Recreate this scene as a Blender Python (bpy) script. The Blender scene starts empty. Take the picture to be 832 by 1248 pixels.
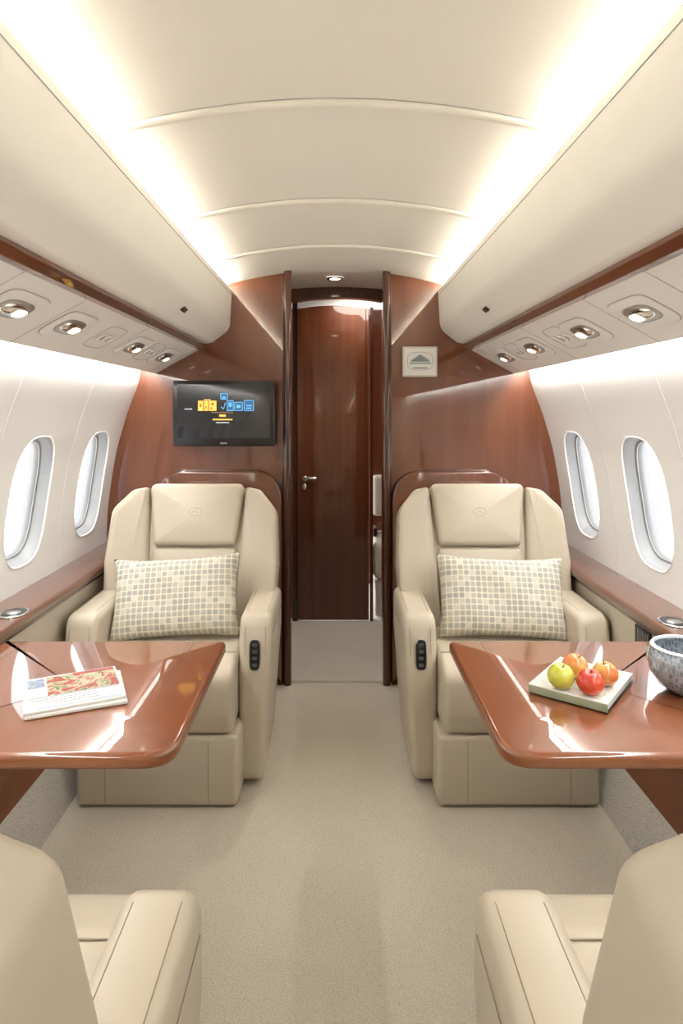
import bpy, bmesh, math, random
from mathutils import Vector, Matrix, Euler
from mathutils.geometry import delaunay_2d_cdt
random.seed(4)
scene = bpy.context.scene
COL = scene.collection

# ------------------------------------------------------------------ materials
def new_mat(name):
    m = bpy.data.materials.new(name); m.use_nodes = True
    nt = m.node_tree
    b = nt.nodes['Principled BSDF']
    return m, nt, b

def N(nt, t, **kw):
    n = nt.nodes.new(t)
    for k, v in kw.items():
        setattr(n, k, v)
    return n

def simple(name, col, rough=0.5, metal=0.0, coat=0.0, bump=0.0, bscale=200, var=0.0, vscale=6):
    m, nt, b = new_mat(name)
    b.inputs['Roughness'].default_value = rough
    b.inputs['Metallic'].default_value = metal
    b.inputs['Coat Weight'].default_value = coat
    b.inputs['Coat Roughness'].default_value = 0.05
    tc = N(nt, 'ShaderNodeTexCoord')
    no = N(nt, 'ShaderNodeTexNoise'); no.inputs['Scale'].default_value = vscale
    nt.links.new(tc.outputs['Object'], no.inputs['Vector'])
    mx = N(nt, 'ShaderNodeMix', data_type='RGBA')
    c = Vector(col)
    mx.inputs[6].default_value = (*(c * (1 - var)), 1)
    mx.inputs[7].default_value = (*(c * (1 + var)), 1)
    nt.links.new(no.outputs['Fac'], mx.inputs[0])
    nt.links.new(mx.outputs[2], b.inputs['Base Color'])
    if bump > 0:
        n2 = N(nt, 'ShaderNodeTexNoise'); n2.inputs['Scale'].default_value = bscale
        n2.inputs['Detail'].default_value = 3
        nt.links.new(tc.outputs['Object'], n2.inputs['Vector'])
        bp = N(nt, 'ShaderNodeBump'); bp.inputs['Strength'].default_value = bump
        bp.inputs['Distance'].default_value = 0.002
        nt.links.new(n2.outputs['Fac'], bp.inputs['Height'])
        nt.links.new(bp.outputs['Normal'], b.inputs['Normal'])
    return m

def emit(name, col, s):
    m, nt, b = new_mat(name)
    b.inputs['Base Color'].default_value = (*col, 1)
    b.inputs['Emission Color'].default_value = (*col, 1)
    b.inputs['Emission Strength'].default_value = s
    return m

def wood(name, dark, light, scale=(18, 18, 1.2), rough=0.35, coat=1.0, ior=1.7):
    m, nt, b = new_mat(name)
    tc = N(nt, 'ShaderNodeTexCoord'); mp = N(nt, 'ShaderNodeMapping')
    mp.inputs['Scale'].default_value = scale
    nt.links.new(tc.outputs['Object'], mp.inputs['Vector'])
    n1 = N(nt, 'ShaderNodeTexNoise'); n1.inputs['Scale'].default_value = 1.0
    n1.inputs['Detail'].default_value = 3; n1.inputs['Distortion'].default_value = 0.3
    nt.links.new(mp.outputs['Vector'], n1.inputs['Vector'])
    mp2 = N(nt, 'ShaderNodeMapping'); mp2.inputs['Scale'].default_value = [s * 7 for s in scale]
    nt.links.new(tc.outputs['Object'], mp2.inputs['Vector'])
    n2 = N(nt, 'ShaderNodeTexNoise'); n2.inputs['Scale'].default_value = 1.0
    nt.links.new(mp2.outputs['Vector'], n2.inputs['Vector'])
    ad = N(nt, 'ShaderNodeMath', operation='MULTIPLY_ADD')
    ad.inputs[1].default_value = 0.30
    nt.links.new(n2.outputs['Fac'], ad.inputs[0]); nt.links.new(n1.outputs['Fac'], ad.inputs[2])
    r = N(nt, 'ShaderNodeValToRGB')
    r.color_ramp.elements[0].position = 0.38; r.color_ramp.elements[0].color = (*dark, 1)
    r.color_ramp.elements[1].position = 0.95; r.color_ramp.elements[1].color = (*light, 1)
    nt.links.new(ad.outputs[0], r.inputs['Fac'])
    nt.links.new(r.outputs['Color'], b.inputs['Base Color'])
    b.inputs['Roughness'].default_value = rough
    b.inputs['Specular IOR Level'].default_value = .25
    b.inputs['Coat Weight'].default_value = coat
    b.inputs['Coat Roughness'].default_value = 0.025
    b.inputs['Coat IOR'].default_value = ior
    return m

def carpet(name, col, sc=260):
    m, nt, b = new_mat(name)
    b.inputs['Roughness'].default_value = 0.95
    b.inputs['Sheen Weight'].default_value = 0.15
    tc = N(nt, 'ShaderNodeTexCoord')
    n1 = N(nt, 'ShaderNodeTexVoronoi'); n1.inputs['Scale'].default_value = sc
    n2 = N(nt, 'ShaderNodeTexNoise'); n2.inputs['Scale'].default_value = 3.0
    nt.links.new(tc.outputs['Object'], n1.inputs['Vector']); nt.links.new(tc.outputs['Object'], n2.inputs['Vector'])
    mx = N(nt, 'ShaderNodeMix', data_type='RGBA'); c = Vector(col)
    mx.inputs[6].default_value = (*(c * 1.12), 1); mx.inputs[7].default_value = (*(c * 0.72), 1)
    nt.links.new(n1.outputs['Distance'], mx.inputs[0])
    mx2 = N(nt, 'ShaderNodeMix', data_type='RGBA', blend_type='MULTIPLY'); mx2.inputs[0].default_value = 1
    r = N(nt, 'ShaderNodeValToRGB')
    r.color_ramp.elements[0].position = .3; r.color_ramp.elements[0].color = (.93, .93, .93, 1)
    r.color_ramp.elements[1].position = .7; r.color_ramp.elements[1].color = (1.0, 1.0, 1.0, 1)
    nt.links.new(n2.outputs['Fac'], r.inputs['Fac'])
    nt.links.new(mx.outputs[2], mx2.inputs[6]); nt.links.new(r.outputs['Color'], mx2.inputs[7])
    nt.links.new(mx2.outputs[2], b.inputs['Base Color'])
    bp = N(nt, 'ShaderNodeBump'); bp.inputs['Strength'].default_value = 0.5; bp.inputs['Distance'].default_value = 0.003
    nt.links.new(n1.outputs['Distance'], bp.inputs['Height']); nt.links.new(bp.outputs['Normal'], b.inputs['Normal'])
    return m

def mosaic(name):
    """woven cushion fabric: rows of little rounded squares in greys and taupes"""
    m, nt, b = new_mat(name)
    b.inputs['Roughness'].default_value = 0.6
    tc = N(nt, 'ShaderNodeTexCoord'); mp = N(nt, 'ShaderNodeMapping')
    mp.inputs['Scale'].default_value = (48, 48, 48)
    nt.links.new(tc.outputs['Object'], mp.inputs['Vector'])
    sep = N(nt, 'ShaderNodeSeparateXYZ'); nt.links.new(mp.outputs['Vector'], sep.inputs[0])
    def cell(out):
        f = N(nt, 'ShaderNodeMath', operation='FRACT'); nt.links.new(out, f.inputs[0])
        s = N(nt, 'ShaderNodeMath', operation='SUBTRACT'); s.inputs[1].default_value = .5; nt.links.new(f.outputs[0], s.inputs[0])
        a = N(nt, 'ShaderNodeMath', operation='ABSOLUTE'); nt.links.new(s.outputs[0], a.inputs[0])
        p = N(nt, 'ShaderNodeMath', operation='POWER'); p.inputs[1].default_value = 4; nt.links.new(a.outputs[0], p.inputs[0])
        fl = N(nt, 'ShaderNodeMath', operation='FLOOR'); nt.links.new(out, fl.inputs[0])
        return p, fl
    px, fx = cell(sep.outputs['X']); pz, fz = cell(sep.outputs['Z'])
    ad = N(nt, 'ShaderNodeMath', operation='ADD'); nt.links.new(px.outputs[0], ad.inputs[0]); nt.links.new(pz.outputs[0], ad.inputs[1])
    lt = N(nt, 'ShaderNodeMath', operation='LESS_THAN'); lt.inputs[1].default_value = .028; nt.links.new(ad.outputs[0], lt.inputs[0])
    cb = N(nt, 'ShaderNodeCombineXYZ'); nt.links.new(fx.outputs[0], cb.inputs[0]); nt.links.new(fz.outputs[0], cb.inputs[2])
    wn = N(nt, 'ShaderNodeTexWhiteNoise'); nt.links.new(cb.outputs[0], wn.inputs['Vector'])
    r = N(nt, 'ShaderNodeValToRGB'); r.color_ramp.interpolation = 'CONSTANT'
    e = r.color_ramp.elements
    e[0].position = 0; e[0].color = (.36, .35, .305, 1)
    e[1].position = .3; e[1].color = (.41, .395, .34, 1)
    for p, c in ((.58, (.47, .435, .34, 1)), (.74, (.56, .53, .45, 1)), (.86, (.385, .375, .33, 1)), (.95, (.62, .58, .49, 1))):
        q = e.new(p); q.color = c
    nt.links.new(wn.outputs['Value'], r.inputs['Fac'])
    mx = N(nt, 'ShaderNodeMix', data_type='RGBA'); mx.inputs[6].default_value = (.68, .63, .51, 1)
    nt.links.new(lt.outputs[0], mx.inputs[0]); nt.links.new(r.outputs['Color'], mx.inputs[7])
    n2 = N(nt, 'ShaderNodeTexNoise'); n2.inputs['Scale'].default_value = 260; nt.links.new(tc.outputs['Object'], n2.inputs['Vector'])
    m3 = N(nt, 'ShaderNodeMix', data_type='RGBA', blend_type='OVERLAY'); m3.inputs[0].default_value = .35
    nt.links.new(mx.outputs[2], m3.inputs[6]); nt.links.new(n2.outputs['Fac'], m3.inputs[7])
    nt.links.new(m3.outputs[2], b.inputs['Base Color'])
    bp = N(nt, 'ShaderNodeBump'); bp.inputs['Strength'].default_value = .3; bp.inputs['Distance'].default_value = .002
    nt.links.new(lt.outputs[0], bp.inputs['Height']); nt.links.new(bp.outputs['Normal'], b.inputs['Normal'])
    return m

def picture(name, cols, scale=18, rough=.25):
    m, nt, b = new_mat(name)
    b.inputs['Roughness'].default_value = rough
    tc = N(nt, 'ShaderNodeTexCoord')
    v = N(nt, 'ShaderNodeTexNoise'); v.inputs['Scale'].default_value = scale; v.inputs['Detail'].default_value = 4
    v.inputs['Distortion'].default_value = 1.5
    nt.links.new(tc.outputs['Object'], v.inputs['Vector'])
    r = N(nt, 'ShaderNodeValToRGB'); e = r.color_ramp.elements
    n = len(cols)
    e[0].position = .3; e[0].color = (*cols[0], 1); e[1].position = .7; e[1].color = (*cols[-1], 1)
    for i in range(1, n - 1):
        q = e.new(.3 + .4 * i / (n - 1)); q.color = (*cols[i], 1)
    nt.links.new(v.outputs['Fac'], r.inputs['Fac']); nt.links.new(r.outputs['Color'], b.inputs['Base Color'])
    return m

M = {}
M['leather'] = simple('beige_leather', (.535, .465, .362), .38, bump=.12, bscale=420, var=.03)
M['leather_side'] = simple('cream_side_leather', (.60, .54, .44), .5, bump=.1, bscale=420, var=.02)
M['seam'] = simple('leather_stitch', (.30, .25, .18), .6)
M['ceil'] = simple('ceiling_cream', (.87, .842, .77), .55, var=.01)
M['bin'] = simple('bin_cream', (.87, .842, .78), .5, var=.01)
M['psu'] = simple('service_panel_white', (.84, .825, .79), .4, var=.01)
M['wall'] = simple('sidewall_white', (.87, .87, .86), .45, var=.01)
M['rim'] = simple('window_rim_grey', (.34, .35, .36), .4)
M['groove'] = simple('panel_gap', (.42, .41, .39), .7)
M['wall_seam'] = simple('wall_panel_joint', (.62, .62, .61), .7)
M['wood'] = wood('mahogany_bulkhead', (.105, .027, .008), (.165, .045, .0135), (14, 14, .9))
M['wood_y'] = wood('mahogany_trim', (.095, .026, .009), (.17, .050, .017), (18, 1.2, 18), ior=1.5)
M['wood_t'] = wood('mahogany_table', (.185, .053, .015), (.240, .073, .021), (9, 1.4, 9), ior=1.65)
M['wood_d'] = wood('mahogany_door', (.095, .025, .0085), (.16, .046, .016), (26, 26, .9), .35, .8, 1.5)
M['wood_dark'] = wood('mahogany_edge', (.040, .011, .005), (.080, .023, .009), ior=1.5)
M['carpet'] = carpet('beige_carpet', (.575, .512, .405))
M['carpet_l'] = carpet('pale_carpet', (.72, .67, .57))
M['carpet_w'] = carpet('dado_carpet', (.58, .545, .49), 180)
M['chrome'] = simple('polished_chrome', (.75, .75, .74), .15, metal=1)
M['steel'] = simple('satin_steel', (.5, .49, .47), .3, metal=1)
M['black'] = simple('black_plastic', (.012, .012, .013), .25)
M['screen'] = simple('screen_glass', (.010, .011, .016), .08, coat=.5)
M['grey'] = simple('grey_plastic', (.30, .30, .29), .4)
M['btn'] = simple('dark_button', (.06, .06, .06), .4)
M['lens'] = emit('lamp_lens', (1, .93, .80), 2.0)
M['lens_hot'] = emit('downlight_lens', (1, .96, .88), 8)
M['paper'] = simple('white_paper', (.76, .75, .72), .4)
M['ink'] = simple('grey_ink', (.28, .28, .30), .5)
M['mosaic'] = mosaic('mosaic_fabric')

# ------------------------------------------------------------------ mesh helpers
def link(o, parent=None):
    COL.objects.link(o)
    if parent is not None: o.parent = parent
    return o

def mesh_obj(name, verts, faces, mat, smooth=True, parent=None, recalc=True, sharp=None):
    me = bpy.data.meshes.new(name)
    me.from_pydata([tuple(v) for v in verts], [], faces)
    if recalc:
        bm = bmesh.new(); bm.from_mesh(me)
        bmesh.ops.recalc_face_normals(bm, faces=bm.faces)
        bm.to_mesh(me); bm.free()
    me.materials.append(mat)
    if smooth:
        for p in me.polygons: p.use_smooth = True
        if sharp:
            try: me.set_sharp_from_angle(angle=math.radians(sharp))
            except Exception: pass
    o = bpy.data.objects.new(name, me)
    return link(o, parent)

def empty(name, loc=(0, 0, 0), rot=0):
    o = bpy.data.objects.new(name, None); o.location = loc; o.rotation_euler = (0, 0, rot)
    o.empty_display_size = .1
    return link(o)

def rbox(name, c, s, bev, mat, parent=None, rot=(0, 0, 0), seg=3):
    bm = bmesh.new(); bmesh.ops.create_cube(bm, size=1)
    for v in bm.verts: v.co = Vector((v.co.x * s[0], v.co.y * s[1], v.co.z * s[2]))
    if bev > 0:
        bmesh.ops.bevel(bm, geom=list(bm.edges), offset=bev, segments=seg, profile=.5, affect='EDGES')
    me = bpy.data.meshes.new(name); bm.to_mesh(me); bm.free()
    me.materials.append(mat)
    for p in me.polygons: p.use_smooth = True
    try: me.set_sharp_from_angle(angle=math.radians(50))
    except Exception: pass
    o = bpy.data.objects.new(name, me); o.location = c; o.rotation_euler = rot
    return link(o, parent)

def sheet(name, pts, y0, y1, mat, parent=None, ny=1, smooth=True, sharp=40):
    """profile in x,z swept along y"""
    V = []; F = []; n = len(pts)
    for j in range(ny + 1):
        y = y0 + (y1 - y0) * j / ny
        V += [(p[0], y, p[1]) for p in pts]
    for j in range(ny):
        for i in range(n - 1):
            a = j * n + i
            F.append((a, a + 1, a + n + 1, a + n))
    return mesh_obj(name, V, F, mat, smooth, parent, True, sharp)

def roundpoly(pts, radii, n=6):
    """pts CCW polygon, rounded corners"""
    out = []; L = len(pts)
    if not isinstance(radii, (list, tuple)): radii = [radii] * L
    for i in range(L):
        p = Vector(pts[i]); a = Vector(pts[i - 1]); b = Vector(pts[(i + 1) % L]); r = radii[i]
        da = (a - p); db = (b - p); la = da.length; lb = db.length; da.normalize(); db.normalize()
        ang = da.angle(db)
        t = min(r / math.tan(ang / 2), la * .49, lb * .49)
        s = p + da * t; e = p + db * t
        for k in range(n + 1):
            u = k / n
            out.append(tuple(s * (1 - u) ** 2 + p * 2 * u * (1 - u) + e * u ** 2))
    return out

def pad(name, outline, depth, r, dome, fn, mat, parent=None, rback=None, k=4, step=None):
    """soft upholstered / bevelled plate: outline (a,b), grows along c, fn(a,b,c)->xyz"""
    pts = [Vector(p) for p in outline]
    q = []
    for p in pts:
        if not q or (p - q[-1]).length > 1e-5: q.append(p)
    if (q[0] - q[-1]).length < 1e-5: q.pop()
    pts = q
    if dome and step is None: step = .02
    if step:
        q = []
        for i in range(len(pts)):
            a = pts[i]; b = pts[(i + 1) % len(pts)]; m = max(1, int((b - a).length / step))
            for t in range(m): q.append(a + (b - a) * t / m)
        pts = q
    n = len(pts)
    area = sum(pts[i].x * pts[(i + 1) % n].y - pts[(i + 1) % n].x * pts[i].y for i in range(n))
    if area < 0: pts.reverse()
    xs = [p.x for p in pts]; ys_ = [p.y for p in pts]
    cen = Vector(((min(xs) + max(xs)) / 2, (min(ys_) + max(ys_)) / 2))
    nor = []
    for i in range(n):
        d = (pts[(i + 1) % n] - pts[i - 1]).normalized()
        nor.append(Vector((-d.y, d.x)))
    rb = r if rback is None else rback
    rings = []
    for i in range(k + 1):
        t = i / k * math.pi / 2
        rings.append(([pts[j] + nor[j] * rb * (1 - math.sin(t)) for j in range(n)], rb * (1 - math.cos(t))))
    for i in range(k + 1):
        t = i / k * math.pi / 2
        rings.append(([pts[j] + nor[j] * r * (1 - math.cos(t)) for j in range(n)], depth - r + r * math.sin(t)))
    last = rings[-1][0]
    if dome:
        for s in (.93, .84, .7, .5, .25):
            rings.append(([cen + (p - cen) * s for p in last], depth + dome * (1 - s ** 2)))
    V = []; F = []
    for ring, c in rings:
        V += [fn(p.x, p.y, c) for p in ring]
    R = len(rings)
    for i in range(R - 1):
        for j in range(n):
            a = i * n + j; b = i * n + (j + 1) % n
            F.append((a, b, b + n, a + n))
    V.append(fn(cen.x, cen.y, 0)); V.append(fn(cen.x, cen.y, depth + dome))
    c0 = len(V) - 2
    for j in range(n):
        F.append((c0, (j + 1) % n, j)); F.append((c0 + 1, (R - 1) * n + j, (R - 1) * n + (j + 1) % n))
    return mesh_obj(name, V, F, mat, True, parent, True, 60)

def tube(name, pts, r, mat, parent=None, cyclic=False, res=3):
    cu = bpy.data.curves.new(name, 'CURVE'); cu.dimensions = '3D'
    sp = cu.splines.new('POLY'); sp.points.add(len(pts) - 1)
    for i, p in enumerate(pts): sp.points[i].co = (*p, 1)
    sp.use_cyclic_u = cyclic
    cu.bevel_depth = r; cu.bevel_resolution = res
    cu.materials.append(mat)
    o = bpy.data.objects.new(name, cu)
    return link(o, parent)

def lathe(name, prof, mat, loc, parent=None, n=32, rot=(0, 0, 0), warp=None):
    V = []; F = []; m = len(prof)
    for j in range(n):
        a = 2 * math.pi * j / n
        for r, z in prof:
            rr = r * (warp(a, z) if warp else 1)
            V.append((rr * math.cos(a), rr * math.sin(a), z))
    for j in range(n):
        for i in range(m - 1):
            a = j * m + i; b = ((j + 1) % n) * m + i
            F.append((a, b, b + 1, a + 1))
    o = mesh_obj(name, V, F, mat, True, parent, True, 60)
    bm = bmesh.new(); bm.from_mesh(o.data); bmesh.ops.remove_doubles(bm, verts=bm.verts, dist=1e-5)
    bmesh.ops.recalc_face_normals(bm, faces=bm.faces); bm.to_mesh(o.data); bm.free()
    o.location = loc; o.rotation_euler = rot
    return o

def superell(cx, cy, a, b, e=2.6, n=48):
    out = []
    for i in range(n):
        t = 2 * math.pi * i / n; c = math.cos(t); s = math.sin(t)
        out.append((cx + a * math.copysign(abs(c) ** (2 / e), c), cy + b * math.copysign(abs(s) ** (2 / e), s)))
    return out

Y0, YB = -1.6, 3.09          # aft end of the modelled cabin, forward bulkhead
# ------------------------------------------------------------------ floor
def slab(name, x0, x1, y0, y1, z0, z1, mat, parent=None):
    return rbox(name, ((x0 + x1) / 2, (y0 + y1) / 2, (z0 + z1) / 2), (x1 - x0, y1 - y0, z1 - z0), 0, mat, parent)
slab('floor', -.88, .88, Y0, YB, -.05, 0, M['carpet'])
slab('floor_vestibule', -.7, .7, YB, 4.9, -.05, 0.0, M['carpet_l'])

# ------------------------------------------------------------------ sidewalls with window openings
PROF = [(.62, 1.072), (.70, 1.073), (.78, 1.070), (.86, 1.063), (.94, 1.053), (1.02, 1.040), (1.10, 1.024), (1.18, 1.002),
        (1.26, .978), (1.34, .948), (1.40, .926), (1.45, .915), (1.50, .912)]
def wx(z):
    z = max(.62, min(1.50, z))
    for i in range(len(PROF) - 1):
        if z <= PROF[i + 1][0]:
            z0, x0 = PROF[i]; z1, x1 = PROF[i + 1]
            m0 = (x1 - PROF[i - 1][1]) / (z1 - PROF[i - 1][0]) if i > 0 else (x1 - x0) / (z1 - z0)
            m1 = (PROF[i + 2][1] - x0) / (PROF[i + 2][0] - z0) if i + 2 < len(PROF) else (x1 - x0) / (z1 - z0)
            h = z1 - z0; t = (z - z0) / h
            return ((2*t**3-3*t**2+1)*x0 + (t**3-2*t**2+t)*h*m0 + (-2*t**3+3*t**2)*x1 + (t**3-t**2)*h*m1)
    return PROF[-1][1]
WIN = {-1: [2.825, 2.255, 1.685, 1.115, .545, -.025, -.595, -1.165],
       1: [2.785, 2.205, 1.625, 1.045, .465, -.115, -.695, -1.275]}
WIN_Z = .963; WA, WB = .152, .222; WE = 3.0

def inside(p, poly):
    x, y = p; c = False; n = len(poly)
    for i in range(n):
        x0, y0 = poly[i]; x1, y1 = poly[i - 1]
        if (y0 > y) != (y1 > y) and x < (x1 - x0) * (y - y0) / (y1 - y0) + x0: c = not c
    return c

def sidewall(name, s):
    verts = []; edges = []; loops = []
    for wy in WIN[s]:
        lp = superell(wy, WIN_Z, WA, WB, WE, 56)
        b = len(verts); verts += [Vector(p) for p in lp]
        edges += [(b + i, b + (i + 1) % 56) for i in range(56)]
        loops.append(lp)
        for k in (1.08, 1.18):
            verts += [Vector(p) for p in superell(wy, WIN_Z, WA * k, WB * k, WE, 56)]
    ys = [Y0 + (YB + .02 - Y0) * i / 90 for i in range(91)]; zs = [.62 + .88 * i / 22 for i in range(23)]
    for yy in ys:
        for zz in zs:
            if any(inside((yy, zz), superell(wy, WIN_Z, WA * 1.22, WB * 1.22, WE, 24)) for wy in WIN[s] if abs(wy - yy) < .3): continue
            verts.append(Vector((yy, zz)))
    r = delaunay_2d_cdt(verts, edges, [], 0, 1e-5)
    V2, F2 = r[0], r[2]
    F = []
    for f in F2:
        c = sum((V2[i] for i in f), Vector((0, 0))) / len(f)
        if any(abs(c.x - lp[0][0] + WA) < .3 and inside(c, lp) for lp in loops): continue
        F.append(tuple(f))
    V = [(s * wx(v.y), v.x, v.y) for v in V2]
    return mesh_obj(name, V, F, M['wall'])

def wall_pt(s, y, z, out=0.0):
    dz = .004
    t = Vector((wx(z + dz) - wx(z - dz), 0, 2 * dz)).normalized()
    n = Vector((t.z, 0, -t.x))
    return Vector((s * (wx(z) + n.x * out), y, z + n.z * out))

for side, s in (('left', -1), ('right', 1)):
    sidewall('wall_' + side, s)
wi = 0
for s in (-1, 1):
    for wy in WIN[s]:
        wi += 1
        e = empty('window_%d' % wi, (0, 0, 0))
        nrm = wall_pt(s, wy, WIN_Z, 1) - wall_pt(s, wy, WIN_Z, 0)
        def ringset(name, rings, mat, n=56):
            V = []; F = []
            for k, out in rings:
                for p in superell(wy, WIN_Z, WA * k, WB * k, WE, n):
                    V.append(wall_pt(s, p[0], p[1], 0) + nrm * out)
            for i in range(len(rings) - 1):
                for j in range(n):
                    a = i * n + j; b = i * n + (j + 1) % n
                    F.append((a, b, b + n, a + n))
            mesh_obj(name, V, F, mat, True, e)
        ringset('bezel', [(1.012, .002), (1.008, -.0015), (1.0, -.002), (.990, .001), (.986, .008)], M['wall'])
        ringset('reveal', [(.988, .004), (.962, .012), (.935, .040), (.925, .044), (.905, .044), (.895, .07), (.89, .085)], M['rim'])
        ring = [wall_pt(s, p[0], p[1], 0) + nrm * .046 for p in superell(wy, WIN_Z, WA * .908, WB * .908, WE, 56)]
        tube('gasket', ring, .003, M['grey'], e, True)
        ld = bpy.data.lights.new('portal', 'AREA'); ld.shape = 'RECTANGLE'; ld.size = .30; ld.size_y = .44
        ld.cycles.is_portal = True
        lo = bpy.data.objects.new('portal', ld); link(lo, e)
        lo.location = wall_pt(s, wy, WIN_Z, .09)
        lo.rotation_euler = (0, s * math.radians(90), 0)
    for k in range(5):
        sy = (WIN[s][k] + WIN[s][k + 1]) / 2
        pts = [wall_pt(s, sy, .66 + .8 * i / 20, -.0002) for i in range(21)]
        tube('trim_%d' % (k + 1 + (10 if s > 0 else 0)), pts, .0013, M['wall_seam'])

# lower side: ledge, cream panel, wood panel, carpet dado
for side, s in (('left', -1), ('right', 1)):
    sheet('wall_%s_side_panel' % side, [(s * .952, .64), (s * .952, .50), (s * .950, .34)], Y0, YB, M['leather_side'])
    sheet('wall_%s_wood_panel' % side, [(s * .950, .34), (s * .930, .26), (s * .892, .17)], Y0, YB, M['wood_y'])
    sheet('baseboard_%s' % side, [(s * .892, .17), (s * .874, .08), (s * .856, 0.0)], Y0, YB, M['carpet_w'])
    ol = roundpoly([(.925, .626), (1.085, .626), (1.085, .660), (.925, .660)], [.012, .001, .001, .014], 5)
    pad('trim_ledge_' + side, [(a * 1, b) for a, b in ol], YB - Y0, .001, 0, lambda a, b, c, s=s: (s * a, Y0 + c, b), M['wood_y'])
    sheet('trim_recess_' + side, [(s * .938, .628), (s * .938, .612), (s * .953, .612)], Y0, YB, M['wood_dark'])

# ------------------------------------------------------------------ ceiling + bins
def cz(x): return 1.938 - .27 * x * x
arc = [(-.66 + 1.32 * i / 32) for i in range(33)]
sheet('ceiling', [(x, cz(x)) for x in arc], Y0, YB, M['ceil'], ny=4)
k = 30
for ry in (2.62, 2.06, 1.41, .76, .10, -.56):
    k += 1
    V = []; F = []; sec = [(-.013, .002), (-.012, -.008), (-.007, -.012), (.007, -.012), (.012, -.008), (.013, .002)]
    for x in arc:
        V += [(x, ry + a, cz(x) + b) for a, b in sec]
    for i in range(32):
        for j in range(5):
            a = i * 6 + j; F.append((a, a + 1, a + 7, a + 6))
    mesh_obj('trim_%d' % k, V, F, M['ceil'], True, None, True, 40)
    tube('trim_gap_%d' % k, [(x, ry - .0145, cz(x) - .001) for x in arc], .0014, M['groove'])
    tube('trim_gap_b_%d' % k, [(x, ry + .0145, cz(x) - .001) for x in arc], .0014, M['groove'])

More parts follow.
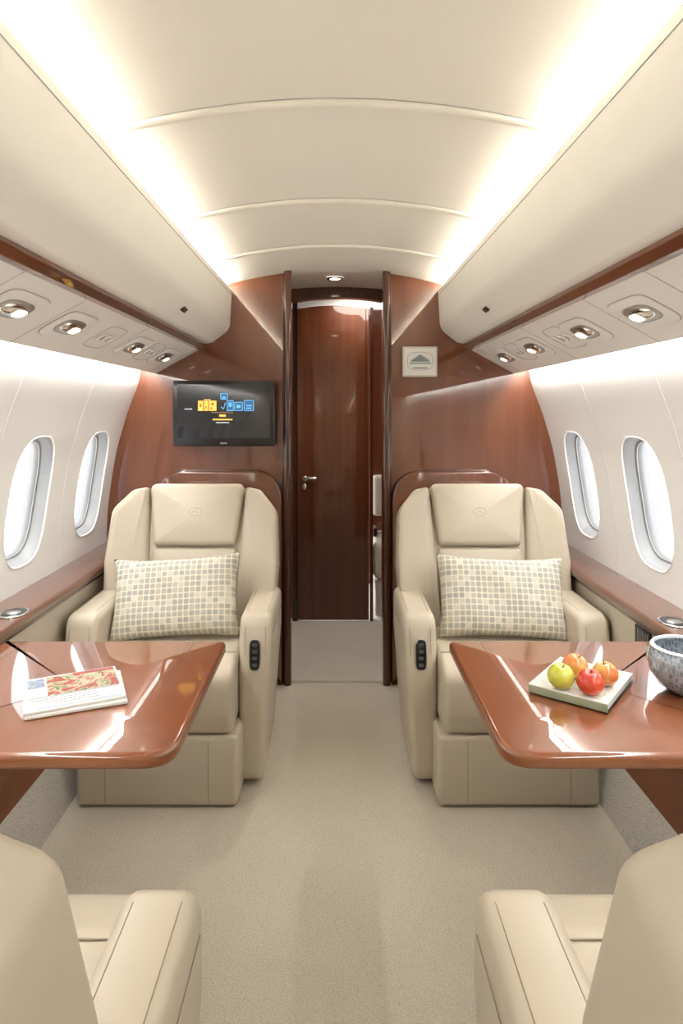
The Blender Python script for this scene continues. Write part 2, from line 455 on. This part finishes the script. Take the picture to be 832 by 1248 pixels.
for side, s in (('left', -1), ('right', 1)):
    bp = roundpoly([(.66, 1.829), (.66, 1.79), (.508, 1.79), (.508, 1.843), (.484, 1.843), (.489, 1.76), (.494, 1.660), (.575, 1.597), (.612, 1.590), (.625, 1.60)],
                   [.0001, .003, .003, .004, .006, .06, .07, .03, .004, .0001], 7)
    bp = bp[4:-4]
    sheet('overhead_bin_' + side, [(s * a, b) for a, b in bp], Y0, YB, M['bin'], sharp=50)
    tube('trim_bin_line_' + side, [(s * .4852, Y0, 1.818), (s * .4852, YB, 1.818)], .0012, M['groove'])
    st = roundpoly([(.606, 1.596), (.607, 1.580), (.622, 1.563), (.640, 1.560), (.645, 1.60)], [.001, .006, .004, .001, .001], 4)
    pad('trim_strip_' + side, st, YB - Y0, .0005, 0, lambda a, b, c, s=s: (s * a, Y0 + c, b), M['wood_y'], k=1)
    A = Vector((.626, 1.570)); B = Vector((.846, 1.448))
    ps = roundpoly([tuple(A), tuple(B), (.852, 1.462), (.858, 1.510), (.915, 1.510), (.915, 1.49)], [.001, .008, .004, .003, .003, .0001], 5)
    ps = ps[0:-4]
    sheet('service_panel_' + side, [(s * a, b) for a, b in ps] + [(s * .9125, 1.495)], Y0, YB, M['psu'])
    dAB = (B - A).normalized(); nAB = Vector((-abs(dAB.y), -abs(dAB.x)))
    C = A + (B - A) * .50
    def fr(yc, off=0.0, s=s, C=C, d=dAB, n=nAB):
        def f(a, b, c):
            p = C + d * (b + off) + n * c
            return (s * p.x, yc + a, p.y)
        return f
    ylist = (2.82, 2.40, 1.82, 1.50, .95, .45) if s < 0 else (2.82, 2.42, 1.93, 1.57, .95, .45)
    for i, yc in enumerate(ylist):
        e = empty('reading_light')
        f = fr(yc)
        pad('bezel', superell(0, 0, .100, .060, 5, 40), .005, .003, 0, f, M['psu'], e, k=3)
        tube('outline', [f(a, b, .0008) for a, b in superell(0, 0, .101, .061, 5, 40)], .0013, M['groove'], e, True)
        pad('cup', superell(0, 0, .070, .034, 3, 32), .0058, .001, 0, f, M['grey'], e, k=2)
        pad('tray', superell(0, 0, .064, .029, 3, 32), .0066, .001, 0, f, M['steel'], e, k=2)
        pad('barrel', superell(-.006, 0, .050, .020, 2.6, 32), .014, .008, 0, f, M['chrome'], e, k=4)
        pad('lens', superell(.016, 0, .026, .015, 2.4, 24), .0165, .003, 0, f, M['lens'], e, k=2)
        tube('lens_rim', [f(a, b, .014) for a, b in superell(.016, 0, .028, .017, 2.4, 28)], .0018, M['chrome'], e, True)
    for i, yc in enumerate((2.61, 2.11, 1.20, .7)):
        e = empty('air_vent')
        f = fr(yc)
        tube('outline', [f(a, b, .0008) for a, b in superell(0, 0, .080, .060, 5, 40)], .0011, M['groove'], e, True)
        for da in (-.040, .005):
            f2 = fr(yc + da)
            pad('nozzle_ring', superell(0, 0, .018, .020, 2, 24), .006, .003, 0, f2, M['psu'], e, k=2)
            tube('nozzle_outline', [f2(a, b, .0014) for a, b in superell(0, 0, .018, .020, 2, 24)], .0009, M['groove'], e, True)
            pad('nozzle', superell(0, 0, .010, .011, 2, 20), .009, .003, 0, f2, M['steel'], e, k=2)
        pad('button', superell(.048, 0, .010, .020, 3, 20), .004, .002, 0, f, M['psu'], e, k=2)
        tube('button_outline', [f(a, b, .001) for a, b in superell(.048, 0, .0105, .0205, 3, 20)], .0009, M['groove'], e, True)
    for i, yc in enumerate((2.96, 2.27, 1.70, 1.36)):
        f = fr(yc)
        tube('trim_psu_%d_%s' % (i, side), [f(0, b, .0002) for b in (-.122, 0, .123)], .0009, M['groove'])
    for yy in (2.30, .9):
        rbox('bin_latch', (s * .5285, yy, 1.6290), (.012, .042, .020), .003, M['wood_dark'], rot=(0, s * math.radians(-47), 0))
    ld = bpy.data.lights.new('cove_lamp', 'AREA'); ld.shape = 'RECTANGLE'; ld.size = .09; ld.size_y = YB - Y0 - .05; ld.energy = 92; ld.color = (1, .952, .86)
    lo = bpy.data.objects.new('cove_lamp_' + side, ld); link(lo)
    lo.location = (s * .590, (Y0 + YB) / 2, 1.812); lo.rotation_euler = (0, math.radians(180) + s * math.radians(-8) * -1, 0)
    ld = bpy.data.lights.new('wash_lamp', 'AREA'); ld.shape = 'RECTANGLE'; ld.size = .03; ld.size_y = YB - Y0 - .05; ld.energy = 26; ld.color = (1, .985, .95)
    lo = bpy.data.objects.new('wash_lamp_' + side, ld); link(lo)
    lo.location = (s * .885, (Y0 + YB) / 2, 1.500); lo.rotation_euler = (0, 0, 0)

# ------------------------------------------------------------------ forward bulkhead
def bulk(name, s, xin):
    pts = [(xin, 0), (.88, 0), (.93, .2), (.955, .62), (1.09, .62), (1.10, .8), (1.07, 1.0), (1.02, 1.25), (.95, 1.5), (.80, 1.62), (.70, 1.85), (.6, 1.95), (xin, 1.99)]
    V = [(s * a, YB, b) for a, b in pts] + [(s * a, YB + .05, b) for a, b in pts]
    n = len(pts)
    F = [tuple(range(n)), tuple(range(n, 2 * n))] + [(i, (i + 1) % n, (i + 1) % n + n, i + n) for i in range(n)]
    return mesh_obj(name, V, F, M['wood'], False)
for nm, s, xin in (('left', -1, .215), ('right', 1, .235)):
    bulk('wall_bulkhead_' + nm, s, xin)
    xa, xb = (xin - .012, xin + .022)
    pad('trim_post_' + nm, roundpoly([(xa, YB - .05), (xb, YB - .05), (xb, YB + .07), (xa, YB + .07)], .014, 5), 1.94, .001, 0,
        lambda a, b, c, s=s: (s * a, b, c), M['wood_dark'])
    tube('trim_post_line_' + nm, [(s * (xb + .004), YB - .004, .0), (s * (xb + .004), YB - .004, 1.93)], .004, M['wood_dark'])
    ol = roundpoly([(xin + .03, 0.0), (.835, 0.0), (.835, .995), (xin + .03, .995)], [.002, .002, .15, .15], 10)
    pad('trim_panel_' + nm, ol, .045, .010, 0, lambda a, b, c, s=s: (s * a, YB - c, b), M['wood'])
    ol2 = roundpoly([(xin + .03, .4), (.835, .4), (.835, .995), (xin + .03, .995)], [.002, .002, .15, .15], 10)
    tube('trim_panel_edge_' + nm, [(s * a, YB - .004, b) for a, b in ol2], .004, M['wood_dark'], None, True)

# ------------------------------------------------------------------ vestibule
sheet('wall_vestibule_left', [(-.262, 0), (-.262, 2.0)], YB + .05, 4.0, M['wood_dark'])
sheet('wall_vestibule_right', [(.52, 0), (.52, 2.0)], YB + .05, 4.9, M['wood_d'])
slab('ceiling_vestibule', -.7, .7, YB, 4.9, 1.985, 2.02, M['ceil'])
sheet('ceiling_entry', [(x * .5, 1.936 - .2 * (x * .5) ** 2) for x in arc], YB, 3.52, M['ceil'])
V = []; F = []
for i in range(25):
    x = -.27 + .60 * i / 24; zb = 1.880 - .35 * (x - .02) ** 2
    V += [(x, 3.50, zb), (x, 3.50, 1.99), (x, 3.56, zb), (x, 3.56, 1.99)]
for i in range(24):
    a = i * 4
    F += [(a, a + 4, a + 5, a + 1), (a + 2, a + 6, a + 7, a + 3), (a, a + 4, a + 6, a + 2)]
mesh_obj('trim_header', V, F, M['wood_dark'], True, None, True, 40)
DY = 4.0
e = empty('door_1')
def f_door(a, b, c): return (a, DY - c, b)
ol = [(-.228, .012), (.205, .012)] + [(.205 - .433 * i / 16, 1.893 + .020 * math.sin(math.pi * (i / 16))) for i in range(17)]
pad('leaf', ol, .035, .004, 0, f_door, M['wood_d'], e)
tube('edge_line', [(.187, DY - .036, .02), (.187, DY - .036, 1.89)], .0022, M['wood_dark'], e)
pad('rosette', superell(-.182, .868, .017, .017, 2, 24), .012, .003, 0, lambda a, b, c: (a, DY - .035 - c, b), M['chrome'], e)
rbox('lever', (-.150, DY - .062, .872), (.085, .012, .014), .005, M['chrome'], e)
rbox('spindle', (-.182, DY - .05, .870), (.014, .03, .014), .004, M['chrome'], e)
pad('keyhole_plate', superell(-.184, .820, .014, .02, 2, 24), .010, .003, 0, lambda a, b, c: (a, DY - .035 - c, b), M['chrome'], e)
slab('wall_lintel', -.262, .52, DY + .0, DY + .04, 1.895, 1.99, M['wall'])
slab('wall_door_side', -.262, -.228, DY - .02, DY + .03, 0, 1.99, M['wood_dark'])
slab('wall_door_post', .212, .232, DY - .02, DY + .03, 0, 1.905, M['wood_dark'])
slab('wall_vestibule_end', -.262, .7, 4.86, 4.9, 0, 2.0, M['wood_d'])
slab('wall_closet', .236, .52, 4.34, 4.38, 0, 2.0, M['wood_d'])
e = empty('jump_seat', (.375, 4.16, 0))
js = simple('pale_leather', (.56, .50, .41), .45)
def fj(w, x0, y0=0.0):
    return lambda a, b, c: (x0 + c, a + y0, b)
pad('seat_cushion', roundpoly([(-.17, .25), (.12, .25), (.12, .50), (-.17, .49)], [.03, .02, .02, .07], 6), .27, .035, 0, fj(0, -.14), js, e)
pad('base', roundpoly([(-.13, .01), (.12, .01), (.12, .25), (-.15, .25)], .02, 4), .25, .02, 0, fj(0, -.13), js, e)
pad('backrest', roundpoly([(.04, .60), (.14, .60), (.15, .86), (.07, .86)], [.03, .02, .03, .03], 6), .27, .035, 0, fj(0, -.14), js, e)
rbox('arm', (-.128, -.02, .53), (.03, .22, .06), .012, M['wood_dark'], e)
rbox('buckle', (-.145, -.10, .235), (.012, .04, .05), .004, M['steel'], e)
e = empty('ceiling_downlight', (0, 3.26, 1.934))
lathe('ring', [(.024, -.001), (.026, -.005), (.040, -.005), (.043, 0)], M['chrome'], (0, 0, 0), e)
lathe('lens', [(.0, -.004), (.030, -.004)], M['lens_hot'], (0, 0, 0), e)
ld = bpy.data.lights.new('downlight_lamp', 'SPOT'); ld.energy = 24; ld.spot_size = math.radians(130); ld.spot_blend = .7; ld.shadow_soft_size = .03; ld.color = (1, .95, .86)
lo = bpy.data.objects.new('downlight_lamp', ld); link(lo, e); lo.location = (0, 0, -.02)
e = empty('ceiling_lamp_entry', (.14, 3.78, 1.984))
lathe('ring', [(.0, -.004), (.03, -.005), (.043, 0)], M['lens'], (0, 0, 0), e)
ld = bpy.data.lights.new('entry_lamp', 'AREA'); ld.shape = 'DISK'; ld.size = .30; ld.energy = 3.5; ld.color = (1, .95, .87)
lo = bpy.data.objects.new('entry_lamp', ld); link(lo, e); lo.location = (0, 0, -.012)
slab('threshold_strip', -.203, .223, YB - .008, YB + .008, 0, .003, M['carpet'])

mesh_obj('wall_aft', [(-1.1, Y0, -.02), (1.1, Y0, -.02), (1.1, Y0, 2.0), (-1.1, Y0, 2.0)], [(0, 1, 2, 3)], M['leather_side'], False)

# ------------------------------------------------------------------ seats
def seat(loc, rot, ctrl, bw=1.0):
    E = empty('leather_armchair', loc, rot)
    L = M['leather']; S = M['seam']
    rbox('base', (0, .30, .118), (.520, .60, .226), .016, L, E)
    for x in (-.165, .165):
        tube('base_seam', [(x, -.0004, .02), (x, -.0004, .215)], .0011, S, E)
    ol = roundpoly([(.004, .236), (.56, .236), (.56, .425), (.10, .458), (-.026, .438), (-.014, .30)], [.02, .01, .03, .08, .05, .08], 7)
    pad('seat_cushion', ol, .486, .022, 0, lambda a, b, c: (c - .243, a, b), L, E)
    tube('cushion_seam', [(-.235, .12, .4582), (0, .12, .4592), (.235, .12, .4582)], .0016, S, E)
    tube('cushion_front_seam', [(-.225, -.0162, .345), (.225, -.0162, .345)], .0010, S, E)
    aol = roundpoly([(.125, .015), (.58, .015), (.60, .42), (.545, .573), (.15, .573), (.108, .40)], [.03, .02, .05, .04, .055, .1], 7)
    for sx in (-1, 1):
        def fa(a, b, c, sx=sx):
            th = 1 - .28 * max(0, min(1, (.50 - b) / .5)) ** 1.2
            return (sx * (.243 + c * th), a, b)
        pad('arm', aol, .112, .026, 0, fa, L, E, k=5)
        for xx in (.265, .334):
            tube('arm_seam', [(sx * xx, .118, .40), (sx * xx, .122, .47), (sx * xx, .138, .53), (sx * xx, .165, .5652), (sx * xx, .20, .5725), (sx * xx, .52, .5725)], .0009, S, E)
        tube('arm_side_seam', [(sx * .355, .17, .505), (sx * .355, .54, .505)], .0009, S, E)
    def fc(a, b, c): return (ctrl * .300 + a, .1165 + (.45 - b) * -.06 - c, b)
    pad('control_bezel', superell(0, .452, .020, .053, 4.0, 32), .008, .003, 0, fc, M['steel'], E, k=3)
    pad('control_pod', superell(0, .452, .0175, .050, 4.0, 32), .011, .004, 0, fc, M['black'], E, k=3)
    for j in range(4):
        pad('button', superell(0, .485 - j * .022, .009, .006, 3, 16), .0125, .001, 0, fc, M['btn'], E, k=2)
    th = math.radians(15.5); H = Vector((0, .50, .38)); T = Vector((0, math.sin(th), math.cos(th))); Fd = Vector((0, -math.cos(th), math.sin(th)))
    def fb(c0):
        def f(a, b, c):
            return tuple(H + T * b + Fd * (c + c0 + .35 * max(0, abs(a) - .17) ** 2 / .17) + Vector((a * bw, 0, 0)))
        return f
    shell = roundpoly([(-.26, -.14), (.26, -.14), (.30, .28), (.29, .48), (.22, .585), (-.22, .585), (-.29, .48), (-.30, .28)], [.04, .04, .1, .09, .09, .09, .09, .1], 8)
    pad('back_shell', shell, .135, .03, 0, fb(-.137), L, E, rback=.045, k=6, step=.03)
    for sx in (-1, 1):
        w = [(.160, -.10), (.318, -.10), (.342, .28), (.330, .495), (.262, .580), (.200, .594)]
        w = roundpoly([(sx * a, b) for a, b in w], [.02, .03, .12, .085, .05, .015], 8)
        pad('back_bolster', w, .187, .034, .005, fb(-.135), L, E, rback=.05, k=6)
    lum = roundpoly([(-.168, -.03), (.168, -.03), (.172, .345), (-.172, .345)], [.02, .02, .015, .015], 6)
    pad('lumbar_cushion', lum, .050, .016, .012, fb(-.02), L, E, k=4)
    hd = roundpoly([(-.166, .352), (.166, .352), (.196, .606), (-.196, .606)], [.018, .018, .03, .03], 7)
    pad('headrest', hd, .068, .024, .010, fb(-.02), L, E, k=5)
    pad('headrest_back', hd, .06, .024, .004, fb(-.075), L, E, k=5)
    f = fb(0)
    tube('headrest_mark', [f(a, b, .0566) for a, b in superell(0, .485, .026, .017, 2, 28)], .0014, S, E, True)
    tube('headrest_mark_bar', [f(-.014, .480, .0572), (f(0, .491, .0572)), f(.014, .480, .0572)], .0013, S, E)
    return E
seat((-.570, 2.10, 0), 0, 1)
seat((.590, 2.10, 0), 0, -1)
seat((-.552, 1.13, 0), math.pi, -1, .945)
seat((.562, 1.13, 0), math.pi, 1, .945)

# ------------------------------------------------------------------ pillows
def pillow(x, y, z, tilt, yaw, roll):
    W, Hh, T = .240, .155, .060
    n1, n2 = 36, 26; V = []; F = []
    for side in (1, -1):
        for j in range(n2 + 1):
            for i in range(n1 + 1):
                u = -1 + 2 * i / n1; v = -1 + 2 * j / n2
                xx = W * u * (1 - .07 * (1 - abs(v) ** 2.2) * abs(u) ** 3)
                zz = Hh * v * (1 - .11 * (1 - abs(u) ** 2.2) * abs(v) ** 3)
                t = T * ((1 - u ** 4) * (1 - v ** 4)) ** .55
                t += .004 * math.sin(7 * u + 3 * v) * (1 - u * u) * (1 - v * v)
                V.append((xx, -side * t, zz))
    m = (n1 + 1) * (n2 + 1)
    for k in range(2):
        for j in range(n2):
            for i in range(n1):
                a = k * m + j * (n1 + 1) + i
                F.append((a, a + 1, a + n1 + 2, a + n1 + 1))
    o = mesh_obj('throw_pillow', V, F, M['mosaic'])
    bm = bmesh.new(); bm.from_mesh(o.data); bmesh.ops.remove_doubles(bm, verts=bm.verts, dist=1e-5)
    bmesh.ops.recalc_face_normals(bm, faces=bm.faces); bm.to_mesh(o.data); bm.free()
    o.location = (x, y, z); o.rotation_euler = (tilt, roll, yaw)
    return o
pillow(-.592, 2.440, .583, math.radians(-27), math.radians(2), math.radians(-3))
pillow(.620, 2.440, .583, math.radians(-27), math.radians(-2), math.radians(1.5))

# ------------------------------------------------------------------ tables
for s, xi in ((-1, .302), (1, .316)):
    E = empty('side_table')
    ol = roundpoly([(xi, 1.222), (.922, 1.222), (.922, 1.835), (xi, 1.835)], [.065, .004, .004, .022], 9)
    def ft(a, b, c, s=s): return (s * a, b, .602 + c)
    pad('top', ol, .030, .012, 0, ft, M['wood_t'], E, rback=.008, k=5)
    tube('leaf_line', [(s * (xi + .088), 1.825, .6314), (s * (xi + .088), 1.58, .6314), (s * (xi + .078), 1.555, .6314)], .0011, M['wood_dark'], E)
    tube('leaf_line_b', [(s * (xi + .100), 1.825, .6314), (s * (xi + .100), 1.58, .6314)], .0008, M['wood_dark'], E)
    tube('fold_line', [(s * .86, 1.83, .6314), (s * .86, 1.23, .6314)], .0010, M['wood_dark'], E)
    rbox('slide_bracket', (s * .80, 1.52, .585), (.22, .34, .034), .006, M['wood_dark'], E)
    rbox('support', (s * .900, 1.52, .49), (.07, .26, .20), .012, M['wood_y'], E)

# ------------------------------------------------------------------ magazine
E = empty('magazine', (-.590, 1.480, .6325), math.radians(26))
rbox('lower_issue', (.006, -.006, .0045), (.205, .185, .008), .002, M['paper'], E, rot=(0, 0, math.radians(-3)))
rbox('pages', (0, 0, .0125), (.205, .185, .007), .002, M['paper'], E)
pm = picture('food_cover', [(.03, .05, .02), (.16, .20, .07), (.50, .44, .30), (.34, .07, .035), (.26, .035, .02), (.50, .30, .13)], 26)
pb = picture('blue_photo', [(.12, .16, .25), (.25, .30, .38), (.60, .62, .62)], 30)
rbox('cover_photo', (.022, .030, .0164), (.150, .105, .0008), 0, pm, E)
rbox('cover_photo_small', (-.075, .055, .0164), (.036, .05, .0008), 0, pb, E)
rbox('title_band', (.05, .079, .0170), (.09, .014, .0006), 0, simple('red_ink', (.32, .03, .03), .4), E)
rbox('rule', (0, -.028, .0164), (.19, .003, .0008), 0, M['ink'], E)
for i in range(3):
    rbox('text_line', (-.02 + .012 * i, -.042 - i * .013, .0164), (.13 - .02 * i, .003, .0006), 0, M['ink'], E)
rbox('footer', (.0, -.083, .0164), (.19, .010, .0006), 0, simple('pale_blue_ink', (.38, .43, .50), .4), E)

# ------------------------------------------------------------------ book stack with fruit
E = empty('book_stack', (.570, 1.517, .6325), math.radians(52))
rbox('cover_low', (0, 0, .0022), (.207, .172, .003), .001, M['black'], E)
rbox('pages', (.001, 0, .0105), (.200, .166, .013), .001, M['paper'], E)
for i in range(4):
    rbox('page_line', (.001, 0, .006 + i * .003), (.2006, .1666, .0005), 0, M['grey'], E)
rbox('spine', (-.1015, 0, .0115), (.004, .172, .019), .0015, simple('olive_spine', (.30, .32, .22), .4), E)
rbox('cover_top', (0, 0, .0205), (.207, .172, .003), .001, simple('ivory_cover', (.74, .72, .67), .35), E)
rbox('cover_print', (0.01, -.0, .0222), (.165, .14, .0006), 0, picture('leaf_print', [(.72, .70, .64), (.68, .66, .58), (.56, .57, .45), (.72, .70, .64)], 20), E)
def apple(name, x, y, r, c1, c2, rot=(0, 0, 0)):
    m, nt, b = new_mat(name + '_skin'); b.inputs['Roughness'].default_value = .25; b.inputs['Coat Weight'].default_value = .4
    tc = N(nt, 'ShaderNodeTexCoord'); no = N(nt, 'ShaderNodeTexNoise'); no.inputs['Scale'].default_value = 22
    nt.links.new(tc.outputs['Object'], no.inputs['Vector'])
    rr = N(nt, 'ShaderNodeValToRGB'); rr.color_ramp.elements[0].position = .4; rr.color_ramp.elements[0].color = (*c1, 1)
    rr.color_ramp.elements[1].position = .65; rr.color_ramp.elements[1].color = (*c2, 1)
    nt.links.new(no.outputs['Fac'], rr.inputs['Fac']); nt.links.new(rr.outputs['Color'], b.inputs['Base Color'])
    E = empty(name, (x, y, .6555 + r * .93))
    E.rotation_euler = rot
    prof = []
    for i in range(25):
        t = math.pi * i / 24
        rad = r * math.sin(t) * (1 + .05 * math.cos(t))
        z = -r * .94 * math.cos(t)
        if t > 2.4: z -= r * .26 * ((t - 2.4) / .74) ** 2
        if t < .5: z += r * .10 * ((.5 - t) / .5) ** 2
        prof.append((max(rad, 0), z))
    lathe('flesh', prof, m, (0, 0, 0), E)
    tube('stem', [(0, 0, r * .62), (.001, 0, r * .8), (.003, 0, r * .98)], .0011, M['wood_dark'], E)
    return E
apple('green_apple', .503, 1.462, .029, (.50, .52, .04), (.60, .58, .09), (.2, .1, 0))
apple('red_apple', .556, 1.430, .029, (.55, .03, .015), (.62, .08, .03), (.25, -.1, 0))
apple('peach', .556, 1.520, .029, (.62, .17, .04), (.70, .42, .10), (.2, .3, 0))
apple('orange_apple', .608, 1.478, .028, (.62, .36, .08), (.66, .17, .05), (0, -.2, 0))

# ------------------------------------------------------------------ glass bowl
m, nt, b = new_mat('slate_art_glass')
b.inputs['Roughness'].default_value = .08; b.inputs['Coat Weight'].default_value = 1
tc = N(nt, 'ShaderNodeTexCoord'); v = N(nt, 'ShaderNodeTexVoronoi'); v.inputs['Scale'].default_value = 130
v.feature = 'DISTANCE_TO_EDGE'
mpn = N(nt, 'ShaderNodeMapping'); mpn.inputs['Scale'].default_value = (1, 1, .35); mpn.inputs['Rotation'].default_value = (0.5, .3, 0)
nt.links.new(tc.outputs['Object'], mpn.inputs['Vector']); nt.links.new(mpn.outputs['Vector'], v.inputs['Vector'])
rr = N(nt, 'ShaderNodeValToRGB'); el = rr.color_ramp.elements
el[0].position = .02; el[0].color = (.38, .42, .46, 1); el[1].position = .35; el[1].color = (.12, .15, .19, 1)
q = el.new(.12); q.color = (.22, .26, .31, 1)
nt.links.new(v.outputs['Distance'], rr.inputs['Fac']); nt.links.new(rr.outputs['Color'], b.inputs['Base Color'])
E = empty('glass_bowl', (.800, 1.495, .6325))
prof = [(0, .002), (.034, .001), (.040, .004), (.060, .022), (.076, .048), (.083, .078), (.082, .100), (.074, .116), (.070, .118), (.067, .114), (.074, .098), (.075, .078), (.068, .050), (.050, .026), (0, .014)]
prof = [(a, b * .88) for a, b in prof]
lathe('bowl', prof, m, (0, 0, 0), E, n=48)
lathe('rim', [(.066, .1003), (.067, .1056), (.072, .1065), (.076, .102)], simple('milk_glass', (.70, .72, .74), .1, coat=1), (0, 0, 0), E, n=48)
lathe('foot', [(0, 0), (.036, 0), (.038, .003), (.032, .008)], M['wood_dark'], (0, 0, 0), E)

# ------------------------------------------------------------------ monitor
E = empty('wall_monitor', (-.508, 3.005, 1.263))
rbox('case', (0, .018, 0), (.468, .034, .300), .010, M['black'], E)
rbox('bezel', (0, 0, 0), (.468, .012, .300), .006, M['black'], E)
rbox('screen', (0, -.0062, .010), (.425, .002, .245), 0, M['screen'], E)
rbox('mount', (0, .050, 0), (.16, .06, .12), .006, M['black'], E)
rbox('bezel_plate', (0, -.0065, -.136), (.03, .001, .005), 0, M['grey'], E)
cy = emit('ui_yellow', (.80, .46, .08), 1.0); cb = emit('ui_blue', (.12, .38, .68), 1.0); cw = emit('ui_white', (.55, .6, .65), .7); co = emit('ui_dark_amber', (.30, .16, .04), .5)
cn = emit('ui_navy', (.03, .10, .22), .8)
def ui(x, z, w, h, mt, y=-.0078): rbox('icon', (x, y, z), (w, .0012, h), 0, mt, E)
for x, z, w, h in ((-.105, .035, .024, .046), (-.080, .035, .018, .046), (-.050, .035, .034, .046), (-.075, .062, .03, .004)): ui(x, z, w, h, cy)
for x, z, w, h in ((-.105, .036, .008, .014), (-.080, .028, .006, .012), (-.050, .043, .012, .012), (-.056, .024, .008, .008)): ui(x, z, w, h, co, -.0086)
def frame(x, z, w, h, mt, t=.003):
    ui(x, z, w, h, cn, -.0074)
    ui(x - w / 2, z, t, h, mt); ui(x + w / 2, z, t, h, mt); ui(x, z - h / 2, w, t, mt); ui(x, z + h / 2, w, t, mt)
frame(.002, .078, .030, .026, cb); ui(.002, .072, .012, .010, cb, -.0086)
frame(.030, .036, .028, .046, cb); frame(.068, .032, .036, .038, cb); frame(.115, .036, .042, .046, cb); ui(.115, .036, .024, .006, cb, -.0086); ui(.115, .024, .024, .006, cb, -.0086)
ui(.068, .032, .018, .014, cb, -.0086); ui(.030, .040, .014, .02, cb, -.0086)
tube('swoosh', [(-.012, -.008, .03), (.0, -.008, .02), (.008, -.008, .048)], .002, cb, E)
ui(-.005, .004, .10, .003, co); ui(-.005, -.010, .030, .010, cy); ui(-.005, -.028, .090, .006, cy); ui(-.005, -.042, .060, .004, cw)
for i in range(4): ui(-.175 + i * .009, .020, .006, .005, cw)

# ------------------------------------------------------------------ framed plaque
E = empty('framed_plaque', (.398, 3.078, 1.505))
rbox('frame', (0, 0, 0), (.163, .016, .142), .004, simple('champagne_frame', (.62, .58, .50), .35), E)
rbox('mat_board', (0, -.009, 0), (.146, .002, .125), 0, M['paper'], E)
def fp(a, b, c): return (a, -.010 - c, b)
gm = simple('plaque_grey', (.22, .24, .25), .4)
pad('hill', roundpoly([(-.052, .0), (.052, .0), (.020, .022), (.0, .034), (-.022, .02)], .006, 4), .0015, .0004, 0, fp, gm, E, k=1)
pad('water', roundpoly([(-.05, -.012), (.05, -.012), (.052, -.003), (-.052, -.003)], .002, 2), .0015, .0004, 0, fp, simple('plaque_green', (.35, .42, .38), .4), E, k=1)
rbox('caption', (0, -.0108, -.030), (.07, .001, .006), 0, gm, E)
tube('oval', [fp(a, b, .001) for a, b in superell(0, .002, .060, .042, 3, 40)], .0010, M['grey'], E, True)

# ------------------------------------------------------------------ ledge fittings
for s, yc, xc in ((-1, 1.985, .970), (1, 1.90, .980)):
    E = empty('cup_holder', (s * xc, yc, .660))
    def fh(a, b, c): return (a, b, c)
    pad('rim', superell(0, 0, .040, .050, 2.3, 36), .004, .002, 0, fh, M['chrome'], E, k=2)
    pad('well', superell(0, 0, .034, .043, 2.3, 36), .0048, .001, 0, fh, M['black'], E, k=2)
    pad('insert', superell(0, -.004, .022, .018, 2.3, 36), .0056, .001, 0, fh, M['steel'], E, k=2)
E = empty('wall_air_grille', (.948, 2.02, .575))
rbox('plate', (0, 0, 0), (.008, .10, .055), .003, M['black'], E)
for i in range(6):
    rbox('slat', (-.005, -.04 + i * .016, 0), (.004, .005, .045), .001, M['grey'], E)

# ------------------------------------------------------------------ world, camera
w = bpy.data.worlds.new('sky'); scene.world = w; w.use_nodes = True
bg = w.node_tree.nodes['Background']; bg.inputs['Color'].default_value = (.97, .985, 1.0, 1); bg.inputs['Strength'].default_value = 4.6
cam = bpy.data.cameras.new('camera'); co_ = bpy.data.objects.new('camera', cam); link(co_)
co_.location = (0, 0, 1.27); co_.rotation_euler = (math.radians(90), 0, 0)
cam.sensor_width = 36; cam.sensor_fit = 'AUTO'; cam.lens = 800 / 1248 * 36
cam.shift_x = 8 / 1248; cam.shift_y = -(624 - 502) / 1248
cam.clip_start = .03
scene.camera = co_
scene.view_settings.view_transform = 'Standard'
scene.view_settings.look = 'None'
